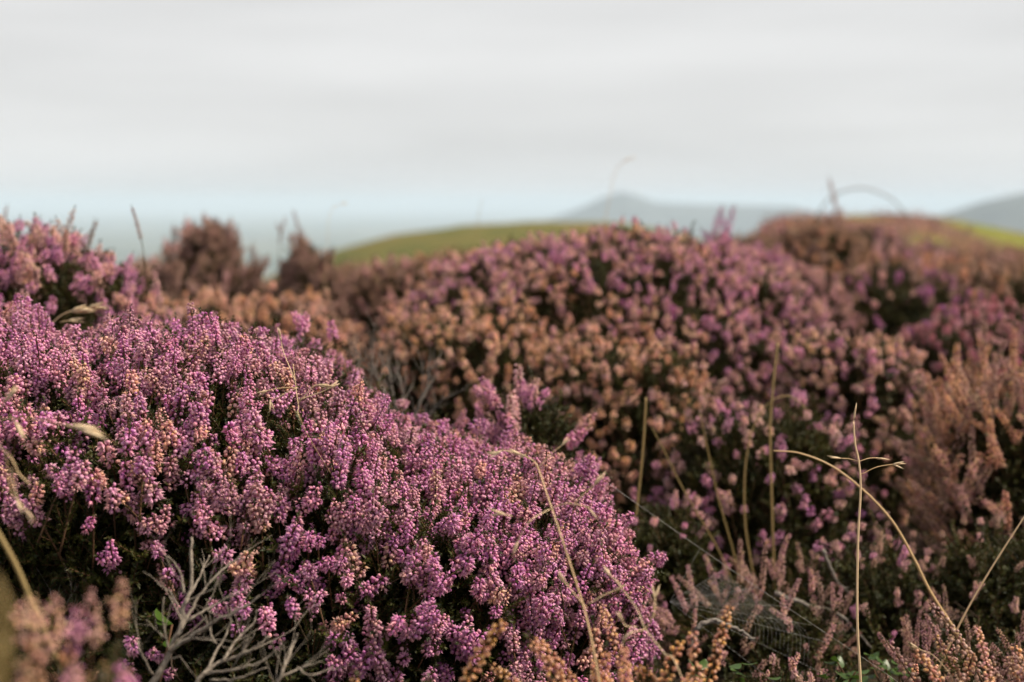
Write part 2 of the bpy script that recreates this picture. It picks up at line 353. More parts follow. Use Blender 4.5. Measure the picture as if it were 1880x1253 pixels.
def height_sheet(name, xs, ys, fn, m):
    X, Y = np.meshgrid(xs, ys); Z = fn(X, Y); n1, n2 = len(ys), len(xs)
    v = np.stack([X.ravel(), Y.ravel(), Z.ravel()], 1)
    i, j = np.meshgrid(np.arange(n1 - 1), np.arange(n2 - 1), indexing='ij')
    f = np.stack([(i * n2 + j).ravel(), (i * n2 + j + 1).ravel(), ((i + 1) * n2 + j + 1).ravel(), ((i + 1) * n2 + j).ravel()], 1)
    me = bpy.data.meshes.new(name); me.from_pydata(v.tolist(), [], f.tolist()); me.polygons.foreach_set('use_smooth', [True] * len(f)); me.materials.append(m)
    o = mesh_obj(name, me); o['kind'] = 'structure'; return o
def patch_material(name, scale, stops, bump=0.3, dist=0.1):
    m = mat(name); t = m.node_tree
    out = N(t, 'ShaderNodeOutputMaterial'); p = N(t, 'ShaderNodeBsdfPrincipled'); p.inputs['Roughness'].default_value = 0.95; p.inputs['Specular IOR Level'].default_value = 0.1
    g = N(t, 'ShaderNodeNewGeometry'); n = N(t, 'ShaderNodeTexNoise'); n.inputs['Scale'].default_value = scale; n.inputs['Detail'].default_value = 6; t.links.new(g.outputs['Position'], n.inputs['Vector'])
    t.links.new(ramp(t, n.outputs[0], stops), p.inputs['Base Color'])
    bm = N(t, 'ShaderNodeBump'); bm.inputs['Strength'].default_value = bump; bm.inputs['Distance'].default_value = dist; t.links.new(n.outputs[0], bm.inputs['Height']); t.links.new(bm.outputs[0], p.inputs['Normal'])
    t.links.new(p.outputs[0], out.inputs[0]); return m
HX = [-26, -17, -11.6, -7.4, -2.8, 1.8, 6.4, 10.4, 16, 24, 34]; HZ = [-9, -5.0, -2.55, -1.35, -0.72, -0.48, -0.55, -1.3, -3.4, -7, -10]
def hill_fn(X, Y):
    top = np.interp(X, HX, HZ); return -15 + (top + 15) * np.exp(-((Y - 84) / 26.0) ** 2) + 0.05 * np.sin(X * 1.7) * np.sin(Y * 1.3)
height_sheet('grassy_hill', np.linspace(-40, 46, 87), np.linspace(40, 140, 60), hill_fn, patch_material('hill_grass', 0.35, [(0.3, (0.070, 0.080, 0.028)), (0.5, (0.110, 0.105, 0.036)), (0.7, (0.15, 0.11, 0.045))]))
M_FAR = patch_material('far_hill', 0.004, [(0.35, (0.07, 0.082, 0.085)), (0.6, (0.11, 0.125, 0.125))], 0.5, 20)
D1 = 9000.0
def peak_fn(X, Y):
    px = 940 + X / D1 * F_PX; h = np.interp(px, [700, 900, 1020, 1075, 1105, 1140, 1165, 1200, 1240, 1330, 1450, 1560, 1700], [-250, -215, -90, -20, 30, 70, 48, 4, -6, -14, -24, -120, -250])
    return -252 + (h + 252) * np.exp(-((Y - D1) / 900.0) ** 2)
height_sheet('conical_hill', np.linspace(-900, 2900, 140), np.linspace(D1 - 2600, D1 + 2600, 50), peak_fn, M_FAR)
D2 = 5200.0
def ridge_fn(X, Y):
    px = 940 + X / D2 * F_PX; h = np.interp(px, [1480, 1600, 1700, 1760, 1820, 1880, 1960, 2100, 2400], [-250, -120, -62, -30, 10, 36, 50, 44, -250])
    return -252 + (h + 252) * np.exp(-((Y - D2) / 800.0) ** 2)
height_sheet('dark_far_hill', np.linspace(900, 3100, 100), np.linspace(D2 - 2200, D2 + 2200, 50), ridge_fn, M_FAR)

# ------------------------------------------------------------------ heather bushes
MAUVE = (0.53, 0.14, 0.39); PINK = (0.64, 0.225, 0.45); ROSE = (0.50, 0.20, 0.25); TAN = (0.63, 0.275, 0.15); PEACH = (0.74, 0.38, 0.30); BROWN = (0.34, 0.17, 0.09)
RUST = (0.20, 0.075, 0.055); CRIMSON = (0.48, 0.10, 0.19); MAGENTA = (0.46, 0.08, 0.36); DUSTY = (0.68, 0.345, 0.36); GOLD = (0.60, 0.245, 0.085); OLD = (0.37, 0.18, 0.14)
SRC = {}
def orient(d, spin): return (d.to_track_quat('Z', 'Y') @ Quaternion((0, 0, 1), spin)).to_euler()
GROUPS = {}
def pick(R, palette):
    t = R.random() * sum(w for _, w in palette)
    for c, w in palette:
        t -= w
        if t <= 0: return c
    return palette[-1][0]
def bush(label, c, rx, ry, h, palette, spikes, parts, shoots, n=3.2, kind='full', keep=None, patch=None, seed=1, group=None, size=1.0, branches=8, lump=0.03, gap=0.0, upright=0.8, shape=None, name='heather_bush', leaf_size=1.0):
    R = random.Random(seed * 7919 + 13)
    z0 = float(ground_z(c[0], c[1])) - 0.01
    root = empty(name, (c[0], c[1], z0)); tag(root, label, 'heather', group)
    off = Vector((seed * 3.7, seed * 1.9, 0)); to_cam = (CAM - Vector((c[0], c[1], h * 0.5))).normalized()
    # the canopy: an uneven pillow
    def sample():
        a_top = math.pi * rx * ry; a_side = 2 * math.pi * math.sqrt((rx * rx + ry * ry) / 2) * h * 0.9
        th = R.uniform(0, 2 * math.pi)
        if R.random() < a_top / (a_top + a_side):
            r = math.sqrt(R.random()) * 0.995; z = (1 - r ** n) ** (1 / n)
        else:
            z = R.uniform(0.06, 0.97); r = (1 - z ** n) ** (1 / n)
        x, y = r * math.cos(th), r * math.sin(th)
        nr = Vector((x * r ** (n - 2) / rx if r > 0 else 0, y * r ** (n - 2) / ry if r > 0 else 0, z ** (n - 1) / h)).normalized()
        p = Vector((x * rx, y * ry, z * h)); lf = noise.noise((p + off) * 7.0) + 0.5 * noise.noise((p + off) * 17.0)
        if shape: p.z *= shape(p.x + c[0])
        return p + nr * (lump * lf - lump * 0.6), nr, z
    def gen(count, is_flower):
        out = []; tries = 0
        while len(out) < count and tries < count * 14:
            tries += 1
            p, nr, zf = sample()
            if nr.dot(to_cam) < -0.25 and R.random() < 0.8: continue
            wp = p + Vector((c[0], c[1], z0))
            if is_flower:
                if keep and R.random() > keep(wp, zf): continue
                if gap and noise.noise((p + off) * 11.0) * 0.75 + noise.noise((p + off) * 29.0) * 0.5 < -0.62 + gap: continue
                if not keep and zf < 0.45 and R.random() > 0.1 + zf * 1.6: continue
            d = (nr * (0.55 if is_flower else 0.8) + Vector((0, 0, upright)) + Vector((R.gauss(0, .33), R.gauss(0, .33), R.gauss(0, .12)))).normalized()
            out.append((p, d, nr, wp))
        return out
    meshes = {'full': SPIKES, 'thin': THIN, 'fine': FINE, 'dot': DOT}[kind]
    fl = []
    for p, d, nr, wp in gen(spikes, True):
        s = size * R.uniform(0.8, 1.22); pal = patch(wp, R) if patch else palette
        t = pick(R, pal); j = R.uniform(0.82, 1.16); t = tuple(min(0.9, max(0.01, q * j * R.uniform(0.94, 1.06))) for q in t)
        mi = R.randrange(len(meshes)); fl.append((p - d * 0.085 * s + nr * 0.010 + d * (R.random() ** 3 * 0.035), orient(d, R.uniform(0, 6.28)), s, mi, t, (wp - CAM).length))
    fl.sort(key=lambda q: q[5])
    for q in fl[:parts]:
        o = mesh_obj('flower_spike', meshes[q[3]], root, q[0]); o.rotation_euler = q[1]; o.scale = (q[2],) * 3; o['tint'] = [*q[4]]
        SRC.setdefault((kind, q[3]), o)
    sh = []
    for p, d, nr, wp in gen(shoots, False):
        s = leaf_size * R.uniform(0.75, 1.25); deep = (R.random() ** 1.5 * 0.09 + 0.012) * (0.45 if kind == 'dot' else 1.0)
        sh.append((p - nr * deep * (1 if h > 0.3 else 0.6) - d * 0.09 * s, orient(d, R.uniform(0, 6.28)), s, R.randrange(len(SHOOTS)), (0, 0, 0)))
    if ('shoot', 0) not in SRC:
        for k in range(len(SHOOTS)):
            o = mesh_obj('leaf_shoot', SHOOTS[k], root, sh[k][0]); o.rotation_euler = sh[k][1]; SRC[('shoot', k)] = o
    if kind not in GROUPS and all((kind, k) in SRC for k in range(len(meshes))): GROUPS[kind] = scatter_group('scatter_' + kind, [SRC[(kind, k)] for k in range(len(meshes))])
    if 'shoot' not in GROUPS: GROUPS['shoot'] = scatter_group('scatter_shoot', [SRC[('shoot', k)] for k in range(len(SHOOTS))])
    rest = fl[parts:]
    if rest: scatter('flower_mass', GROUPS[kind], rest, root, [M_FLOWER, M_LEAF, M_STEM])
    if sh: scatter('foliage', GROUPS['shoot'], sh, root, [M_LEAF, M_STEM])
    for k in range(branches):
        a = R.uniform(0, 6.28); f = R.uniform(0.1, 0.75)
        o = mesh_obj('branch', BRANCHES[R.randrange(4)], root, (math.cos(a) * rx * f * 0.6, math.sin(a) * ry * f * 0.6, 0.0))
        o.rotation_euler = orient(Vector((math.cos(a) * f * rx, math.sin(a) * f * ry, h)).normalized(), R.uniform(0, 6.28)); o.scale = (h / 0.52,) * 3
    return root

def keep_main(p, zf):
    # the lower left of its front is bare, the right side flowers to the ground
    lim = np.interp(p.x, [-1.2, -0.42, -0.26, -0.14, -0.02, 0.08], [0.265, 0.265, 0.225, 0.14, 0.08, 0.04])
    k = float(smooth(p.z, lim - 0.02, lim + 0.15))
    return max(k, 0.05 if p.z > lim - 0.1 else 0.0)
def patch_main(p, R):
    f = noise.noise(p * 6.0 + Vector((3, 1, 5)))
    rosy = 0.35 + 0.9 * max(0, f)
    return [(MAUVE, 1.0), (PINK, 0.5), ((0.50, 0.19, 0.30), rosy), ((0.62, 0.27, 0.27), 0.16 + max(0, f) * 0.4)]
bush('large dome of mauve heather in full flower, bleached dead branches at its foot', (-0.44, 1.70), 0.615, 0.43, 0.47, None, 2300, 300, 4200, n=4.0, shape=lambda x: float(np.interp(x, [-.5, -.33, -.22, -.12, .0, .2], [1.03, 1.03, .96, .81, .78, .80])), keep=keep_main, patch=patch_main, seed=1, branches=26, lump=0.045, gap=0.26)
bush('pink and dusty heather bush rising behind the large mauve dome, thin dry sprigs above it', (-1.0, 2.42), 0.49, 0.40, 0.61, [(PINK, 1), (MAUVE, .8), (DUSTY, 1.2), (PEACH, .5)], 900, 300, 1500, n=3.2, seed=2, branches=12, lump=0.05, gap=0.1)
bush('small bright pink heather spray just behind the mauve dome, beside grey twigs', (-0.285, 1.98), 0.085, 0.1, 0.475, [(PINK, 1), (MAUVE, .6)], 55, 55, 130, seed=3, branches=4, lump=0.02)
bush('low pink heather tuft peeping over the right shoulder of the mauve dome', (0.02, 2.02), 0.12, 0.1, 0.395, [(PINK, 1), (DUSTY, .5)], 70, 70, 150, seed=4, branches=4, lump=0.02)
bush('low orange brown faded heather between the pink bush and the dark rusty ones', (-0.62, 3.15), 0.34, 0.34, 0.445, [(TAN, 1), (PEACH, .8), (OLD, .7)], 380, 150, 500, seed=5, size=1.1)
bush('tall dark rusty heather bush standing up against the pale horizon', (-0.97, 4.6), 0.20, 0.25, 0.625, [(RUST, 1), (OLD, .7), (DUSTY, .3)], 330, 80, 400, seed=6, n=2.6, size=1.35, lump=0.14, upright=1.8, gap=0.15)
bush('dark rusty heather bush with two thin twigs on top, beside a black hollow', (-0.63, 4.4), 0.15, 0.22, 0.55, [(RUST, 1), (OLD, .7)], 260, 80, 320, seed=7, n=2.6, size=1.3, lump=0.08, upright=1.8)
bush('brown and dull mauve heather bush in front of the green hill', (-0.36, 4.7), 0.24, 0.3, 0.46, [(OLD, 1), (DUSTY, .8), (BROWN, .6)], 320, 80, 420, seed=8, size=1.2)
def patch_mid(p, R):
    f = noise.noise(p * 4.0 + Vector((1, 7, 2))); t = float(smooth(0.50 - p.z + f * 0.12, -0.02, 0.16)) * float(smooth(0.35 - p.x, -0.1, 0.2))
    return [(DUSTY, .9), (PINK, 1.0 * (1 - t)), (MAGENTA, .10), (ROSE, .4), (PEACH, .3 + t), (TAN, t)]
bush('broad rounded heather bush with dusty pink flowers, tallest in the middle of the moor', (0.22, 3.25), 0.55, 0.55, 0.568, None, 2900, 300, 1900, n=3.0, kind='dot', seed=9, patch=patch_mid, branches=14, lump=0.05, gap=0.36, size=.85)
bush('orange tan faded heather bush in front of the broad pink one, grey twigs before it', (-0.09, 2.80), 0.22, 0.24, 0.455, [(TAN, 1), (PEACH, 1), (DUSTY, .35)], 440, 250, 420, kind='dot', seed=10, gap=0.22, size=.95)
bush('orange tan heather bush over an olive shaded hollow with upright straw stalks', (0.19, 2.62), 0.22, 0.22, 0.40, [(TAN, 1), (PEACH, .9), (DUSTY, .5)], 430, 250, 460, kind='dot', seed=11, gap=0.26, size=.95)
bush('peach pink heather bush beside the crimson one', (0.66, 2.72), 0.17, 0.2, 0.385, [(PEACH, 1), (DUSTY, 1), (PINK, .5)], 390, 250, 380, kind='dot', seed=12, gap=0.2, size=.95)
bush('crimson pink heather bush', (1.02, 3.05), 0.25, 0.24, 0.415, [(CRIMSON, 1), (ROSE, .8), (MAGENTA, .2)], 440, 250, 420, kind='dot', seed=13, gap=0.2, size=.98)
bush('orange brown wispy heather bush below the crimson one', (0.84, 2.32), 0.19, 0.2, 0.345, [(TAN, 1), (OLD, .8), (PEACH, .4)], 190, 140, 320, seed=14, kind='thin')
bush('thinly flowered pink heather bush with olive leaves and bending grass', (0.42, 2.36), 0.19, 0.2, 0.315, [(PINK, 1), (DUSTY, 1), (MAUVE, .4)], 170, 170, 480, kind='dot', seed=15, gap=0.32, size=.92)
low = [(0.21, 2.10, .13, .20, [(PINK, 1), (DUSTY, 1)], 'low pink heather tuft beside the mauve dome'),
       (0.33, 1.92, .13, .13, [(OLD, 1), (DUSTY, 1)], 'sparse old heather tuft behind the spider web'),
       (0.52, 2.02, .14, .17, [(OLD, 1), (DUSTY, .6), (PINK, .3)], 'sparse brownish heather tuft behind the upright straw stalk'),
       (0.70, 1.98, .15, .20, [(OLD, 1), (DUSTY, .5)], 'sparse brown heather tuft under the wispy orange bush'),
       (0.60, 1.72, .13, .12, [(OLD, 1), (ROSE, .4)], 'low dull heather between the two straight straw stalks'),
       (0.36, 1.66, .10, .09, [(DUSTY, 1), (OLD, 1)], 'low dull pink heather under the spider web'),
       (0.88, 2.05, .14, .22, [(OLD, 1), (TAN, .5)], 'brown heather tuft at the foot of the wispy orange bush')]
for k, (x, y, r, h, pal, lab) in enumerate(low):
    bush(lab, (x, y), r, r, h, pal, 40, 40, 190, seed=20 + k, n=2.6, branches=7, gap=0.1, kind='thin' if k in (1, 4) else 'full', size=0.6)
bush('tall brown heather bush with one long spike against the sky', (1.07, 5.0), 0.19, 0.25, 0.57, [(BROWN, 1), (TAN, .5), (OLD, .6)], 280, 80, 420, seed=31, n=3.4, size=1.25)
bush('magenta pink heather bush with twin upright spikes on the skyline', (0.70, 4.2), 0.2, 0.24, 0.52, [(PINK, 1), (MAGENTA, .8), (DUSTY, .8)], 280, 80, 380, seed=32, size=1.15)
bush('dusty rose heather bush below the tall brown one', (0.76, 3.75), 0.19, 0.22, 0.47, [(DUSTY, 1), (ROSE, .6)], 260, 100, 360, seed=33)
bush('dark olive heather bush dotted with a few magenta flowers', (1.08, 3.9), 0.24, 0.25, 0.475, [(MAGENTA, .8), (OLD, 1), (DUSTY, .5)], 130, 90, 560, seed=34, gap=0.2)
bush('brown heather bush beyond the crimson one', (1.50, 4.4), 0.32, 0.3, 0.455, [(BROWN, 1), (TAN, .8), (OLD, .8)], 320, 80, 420, seed=35, size=1.2)
# further heather of the moor
R0 = random.Random(99); k = 0
for (x, y, r, h, pal) in [(-1.75, 5.2, .4, .42, [(OLD, 1), (DUSTY, 1)]), (-1.45, 6.4, .42, .40, [(BROWN, 1), (DUSTY, .6)]), (-.75, 6.2, .36, .36, [(OLD, 1), (BROWN, 1)]), (-.1, 6.0, .42, .44, [(BROWN, 1), (TAN, .6)]),
                          (.55, 6.0, .4, .46, [(BROWN, 1), (DUSTY, .6)]), (1.65, 6.0, .42, .45, [(TAN, 1), (DUSTY, .8), (MAGENTA, .2)]), (2.3, 6.2, .45, .37, [(TAN, 1), (BROWN, 1), (OLD, .6)]), (1.95, 7.6, .5, .46, [((.34, .13, .22), 1), (DUSTY, .5), (TAN, .4)]), (1.3, 7.6, .5, .48, [(BROWN, 1), (OLD, .8)]), (2.75, 8.0, .55, .32, [(DUSTY, 1), (BROWN, 1)]), (2.1, 9.6, .6, .5, [(DUSTY, 1), (MAGENTA, .2), (OLD, 1)]), (3.3, 9.8, .6, .27, [(TAN, 1), (OLD, 1)])]:
    hue = {OLD: 'old brown', BROWN: 'plain brown', TAN: 'orange tan', DUSTY: 'dusty pink'}.get(pal[0][0], 'dull purple') + (' and dusty pink' if len(pal) > 1 and pal[1][0] == DUSTY else ' and tan' if len(pal) > 1 and pal[1][0] == TAN else '')
    bush(hue + ' heather bush farther back ' + ('beyond the broad pink bush' if -.5 < x < .9 else 'towards the green far slope' if x > 0 else 'below the pale horizon'), (x, y), r, r, h, pal, 260, 0, 320, seed=40 + k, size=1.5, leaf_size=1.5, group='heather bushes farther back on the moor', branches=0, lump=0.05); k += 1
# heather at the photographer's feet
near = [(0.115, 1.19, .075, .245, [(GOLD, 1), (TAN, .7)], 26, 'golden brown dry heather sprigs in front of the mauve dome, beside the web', 1.0),
        (0.055, 1.16, .03, .215, [(GOLD, 1), (TAN, .8)], 7, 'few golden heather sprigs beside the slanting straw stalk', 1.0),
        (-0.055, 1.13, .03, .25, [(GOLD, 1), (TAN, .8)], 5, 'pair of dry golden heather sprigs before the middle of the mauve dome', 1.0),
        (-0.145, 1.10, .06, .24, [(PEACH, 1), (DUSTY, .7), (TAN, .5)], 16, 'small peach and pink heather tuft right of the dead branches', 1.0),
        (-0.268, 0.82, .07, .368, [(TAN, 1), (PEACH, 1), (PINK, .4)], 90, 'strongly blurred peach and tan heather tuft left of the dead branches', .6),
        (0.475, 1.33, .085, .205, [(OLD, 1), (TAN, 1), (PEACH, .5)], 26, 'brown and peach heather tuft beside the bare slanting straw', 1.0),
        (0.352, 1.27, .025, .155, [(TAN, 1)], 4, 'single dry sprigs of tan heather between two straw stalks', .7),
        (0.295, 1.34, .02, .145, [(GOLD, 1), (TAN, 1)], 4, 'tiny golden heather sprigs at the foot of the upright straw stalk', .6)]
for k, (x, y, r, h, pal, cnt, lab, sz) in enumerate(near):
    bush(lab, (x, y), r, r, h, pal, cnt, cnt, cnt * 4, seed=60 + k, n=3.0, kind='fine' if k == 4 else 'thin', branches=4, lump=0.015, keep=lambda p, zf: 1.0 if zf > 0.55 else 0.25, upright=1.3, size=sz)

# the moor beyond, too far to tell its plants apart
items = []
for k in range(2600):
    r = math.exp(random.uniform(math.log(8), math.log(46))); a = math.radians(random.uniform(4, 24)) if random.random() < .8 else math.radians(random.uniform(-22, 24))
    x, y = r * math.sin(a), r * math.cos(a)
    if a < math.radians(8) and r > 14: continue
    f = noise.noise(Vector((x * .35, y * .2, 3)))
    if float(grass_amount(x, y)) > 0.35: continue
    t = [BROWN, TAN, (0.34, 0.13, 0.22), OLD][0 if f < -.25 else 1 if f < -.05 else 2 if f < .2 else 3]; s = random.uniform(1.6, 2.6)
    items.append((Vector((x, y, float(ground_z(x, y)) - 0.03)), (random.gauss(0, .25), random.gauss(0, .25), random.uniform(0, 6.3)), s, random.randrange(10), tuple(q * random.uniform(.7, 1.05) for q in t)))
for k in range(2600):          # the same low heather runs on either side
    r = random.uniform(1.2, 9.5); a = math.radians(random.uniform(21.5, 62)) * random.choice((-1, 1)); x, y = r * math.sin(a), r * math.cos(a)
    if abs(x) < 0.38 * y + 0.12: continue
    f = noise.noise(Vector((x * 1.1, y * .9, 8))); t = [OLD, TAN, DUSTY, MAUVE][0 if f < -.15 else 1 if f < .0 else 2 if f < .2 else 3]; s_ = random.uniform(1.5, 2.6) * (0.7 + 0.5 * max(0, f + .3))
    items.append((Vector((x, y, float(ground_z(x, y)) + 0.02 + 0.10 * max(0, f + .25))), (random.gauss(0, .3), random.gauss(0, .3), random.uniform(0, 6.3)), s_, random.randrange(10), tuple(q * random.uniform(.75, 1.0) for q in t)))
moor = scatter('moor_heather', GROUPS['full'], items, None, [M_FLOWER, M_LEAF, M_STEM]); moor['label'] = 'distant patchy heather covering the moor towards the horizon'; moor['category'] = 'heather'
# leaf litter and shaded undergrowth between the bushes
items = []
for k in range(3800):
    y = random.uniform(0.7, 5.0); x = random.uniform(-0.48, 0.48) * (y + 0.4) * (1.0 if k % 5 else 2.6)
    items.append((Vector((x, y, float(ground_z(x, y)) - 0.02)), (random.gauss(0, .5), random.gauss(0, .5), random.uniform(0, 6.3)), random.uniform(.5, 1.0), random.randrange(5), (0, 0, 0)))
und = scatter('undergrowth', GROUPS['shoot'], items, None, [M_LEAF, M_STEM]); und['label'] = 'dark low undergrowth of leafy shoots between the heather bushes'; und['category'] = 'undergrowth'

# ------------------------------------------------------------------ single long sprigs on the skylines
def lone(px, py, d, drop, tint, label, kind='thin', idx=0, s=0.6, lean=(0, 0)):
    p = at(px, py, d); root = empty('heather_sprig', (p.x + lean[0], p.y, p.z - drop)); tag(root, label, 'heather')
    me = (THIN if kind == 'thin' else SPIKES)[idx]; H = 0.05 + [0.085, 0.07, 0.10, 0.06, 0.09][idx % 5]
    b = MB(); tip = Vector((-lean[0], 0, drop - H * s * 0.8)); tube(b, spline([(0, 0, 0), tip * 0.5 + Vector((0.004, 0, 0)), tip], 5), [0.0012] * 11, 0, 5); mesh_obj('stem', b.build('stem', [M_STEM]), root)
    o = mesh_obj('flower_spike', me, root, tip); o.scale = (s,) * 3; o['tint'] = [*tint]; o.rotation_euler = (0, -lean[0] * 2, 1.0)
    return root
lone(112, 405, 2.3, 0.16, OLD, 'dry brown sprig above the left bush, beside a clump of withered heads', idx=3, s=.95)
lone(150, 425, 2.3, 0.14, (0.16, 0.08, 0.06), 'withered dark sprig above the pink bush', idx=1, s=.8)
lone(262, 397, 2.25, 0.14, (0.25, 0.10, 0.08), 'thin sprig with a single seed head standing clear above the pink bush', idx=0, s=.6)
lone(5, 395, 3.2, 0.2, RUST, 'blurred slanting sprig above the left end of the pink bush', idx=2, s=.8, lean=(-0.04, 0))
for sx, sy, sl in ((348, 384, 'first'), (392, 388, 'middle'), (428, 394, 'last')):
    lone(sx, sy, 4.6, 0.25, RUST, 'upright rusty spike crowning the tall dark bush, the %s of three' % sl, kind='full', idx=6, s=2.2)
lone(555, 402, 4.3, 0.2, RUST, 'thin rusty twig standing on the dark bush by the black hollow', idx=0, s=1.0)
lone(512, 412, 4.3, 0.2, RUST, 'faint rusty twig left of the tallest one on the dark bush', idx=3, s=.9)
lone(1548, 350, 5.0, 0.3, OLD, 'long brown spike rising from the tall brown bush', idx=4, s=1.6)
lone(1300, 402, 4.2, 0.2, MAGENTA, 'left one of twin magenta spikes on the skyline', idx=1, s=1.7)
lone(1328, 402, 4.2, 0.2, MAGENTA, 'right one of twin magenta spikes on the skyline', idx=3, s=1.7)

# ------------------------------------------------------------------ dead branches
def dead(label, px, d, limbs, m, seed, thick, name='dead_branch', twig=(0.05, 2), up=0.1):
    R = random.Random(seed); p0 = at(*px, d); root = empty(name, p0); tag(root, label, 'dead branch' if name == 'dead_branch' else 'twigs')
    for k, (pts, r0) in enumerate(limbs):
        b = MB(); c = [at(x, y, d + dd) - p0 for (x, y, dd) in pts]; sp = spline(c, 6); L = len(sp)
        sp = [q + Vector((R.gauss(0, 1), R.gauss(0, 1), R.gauss(0, 1))) * r0 * 0.28 for q in sp]
        tube(b, sp, [r0 * (1 - 0.65 * i / L) * R.uniform(.9, 1.12) for i in range(L)], 0, 7, R.random())
        for q in range(int(L * thick)):
            i = R.randint(2, L - 1); dd_ = (sp[i] - sp[i - 1]).normalized(); u, w = frame(dd_); a = R.uniform(0, 6.28)
            branching(b, R, sp[i], dd_ + (u * math.cos(a) + w * math.sin(a)) * R.uniform(.4, 1.0), twig[0] * R.uniform(.4, 1.1), r0 * 0.33, R.randint(0, twig[1]), 0, up, 0.6, 5, 0.30, (1, 2))
        mesh_obj('limb', b.build('limb', [m]), root)
    return root
dead('bleached dead heather branch with a thick forked stem below the mauve dome', (262, 1275), 1.24,
     [([(255, 1290, 0), (305, 1215, 0), (335, 1130, .01), (352, 1060, .02), (348, 985, .03)], 0.00311), ([(312, 1195, 0), (380, 1150, -.01), (430, 1125, -.02), (478, 1095, -.02)], 0.00192),
      ([(325, 1170, 0), (360, 1105, .02), (395, 1060, .03), (425, 1030, .04)], 0.00163), ([(338, 1090, .01), (330, 1050, .01), (308, 1020, 0)], 0.00133), ([(345, 1140, .0), (395, 1110, .01), (440, 1085, .01)], 0.00126),
      ([(340, 1110, .01), (365, 1060, .03), (385, 1020, .05)], 0.00118), ([(262, 1270, 0), (240, 1240, -.02), (226, 1222, -.02)], 0.00163), ([(280, 1240, 0), (262, 1205, -.02), (252, 1180, -.02)], 0.00118), ([(300, 1215, .01), (330, 1205, -.01)], 0.00104)], M_DEAD, 5, 0.22)
dead('bleached dead branch fanning out low beside the thick forked one', (345, 1275), 1.22,
     [([(340, 1290, 0), (372, 1240, 0), (410, 1215, .01), (460, 1195, .01), (495, 1170, .01)], 0.00207), ([(375, 1238, 0), (398, 1195, .02), (420, 1155, .03), (425, 1115, .03)], 0.00133), ([(410, 1215, 0), (430, 1180, .02), (465, 1145, .03), (472, 1120, .03)], 0.00133),
      ([(385, 1235, 0), (430, 1230, -.01), (480, 1215, -.01), (505, 1195, -.01)], 0.00126), ([(385, 1250, 0), (440, 1245, -.01), (490, 1225, -.01)], 0.00111), ([(395, 1180, .01), (385, 1160, .03), (378, 1130, .04)], 0.00096)], M_DEAD, 6, 0.2)
dead('thin pale dead twigs beside the small peach tuft', (505, 1275), 1.2,
     [([(498, 1290, 0), (520, 1230, 0), (540, 1180, .02), (546, 1165, .02)], 0.00148), ([(515, 1245, 0), (555, 1225, .01), (590, 1215, .01)], 0.00111), ([(520, 1235, .01), (523, 1205, .02), (520, 1185, .02)], 0.00096), ([(545, 1225, 0), (570, 1240, .0), (612, 1225, .01)], 0.00096)], M_DEAD, 7, 0.2)
dead('tangle of fine grey twigs in the dark hollow left of the dead branches', (110, 1240), 1.38,
     [([(105, 1250, 0), (112, 1180, .01), (130, 1130, .02), (155, 1080, .03)], 0.00118), ([(110, 1200, 0), (98, 1140, 0), (92, 1075, .02)], 0.00104), ([(118, 1170, .01), (140, 1150, 0), (162, 1130, 0), (160, 1085, .02)], 0.00104), ([(45, 1240, 0), (42, 1150, .02), (20, 1090, .03), (0, 1065, .03)], 0.00111), ([(112, 1180, 0), (75, 1160, 0), (55, 1110, .03)], 0.00096)], M_LICHEN, 8, 0.35, 'fine_twigs')
dead('grey lichened twig clump between the mauve dome and the orange tan bush', (735, 800), 2.12,
     [([(730, 820, 0), (715, 740, 0), (690, 690, 0), (680, 655, 0)], .0024), ([(735, 820, 0), (740, 740, .03), (735, 690, .04)], .0022), ([(740, 820, 0), (765, 750, 0), (785, 705, 0), (790, 680, 0)], .0022), ([(745, 820, .04), (790, 760, .05), (815, 730, .05)], .0020), ([(720, 800, -.03), (690, 730, -.03), (660, 690, -.03), (655, 665, -.03)], .0020), ([(738, 800, .1), (720, 720, .1), (712, 665, .1)], .0020)], M_LICHEN, 9, 0.9, 'grey_twigs', (0.06, 2), 0.4)
dead('pale lichened twig standing behind the small pink spray', (550, 640), 2.5, [([(560, 660, 0), (556, 610, 0), (550, 575, 0)], .0020), ([(556, 620, 0), (570, 590, 0), (580, 580, 0)], .0016)], M_LICHEN, 10, 0.5, 'grey_twigs', (0.04, 1), 0.4)
dead('bare curved grey stem arching over the low pink tuft behind the web', (1275, 1190), 1.75, [([(1268, 1190, 0), (1280, 1155, 0), (1310, 1140, 0), (1350, 1155, 0), (1385, 1175, 0)], .0042)], M_LICHEN, 11, 0.0, 'bare_stem')
dead('bare brown stem lying in the dark under the wispy orange bush', (1480, 1130), 1.95, [([(1425, 1090, 0), (1480, 1112, 0), (1540, 1130, 0), (1600, 1190, 0)], .0040), ([(1510, 1010, 0), (1525, 1045, 0), (1540, 1075, 0)], .0030)], M_LICHEN, 12, 0.1, 'bare_stem')

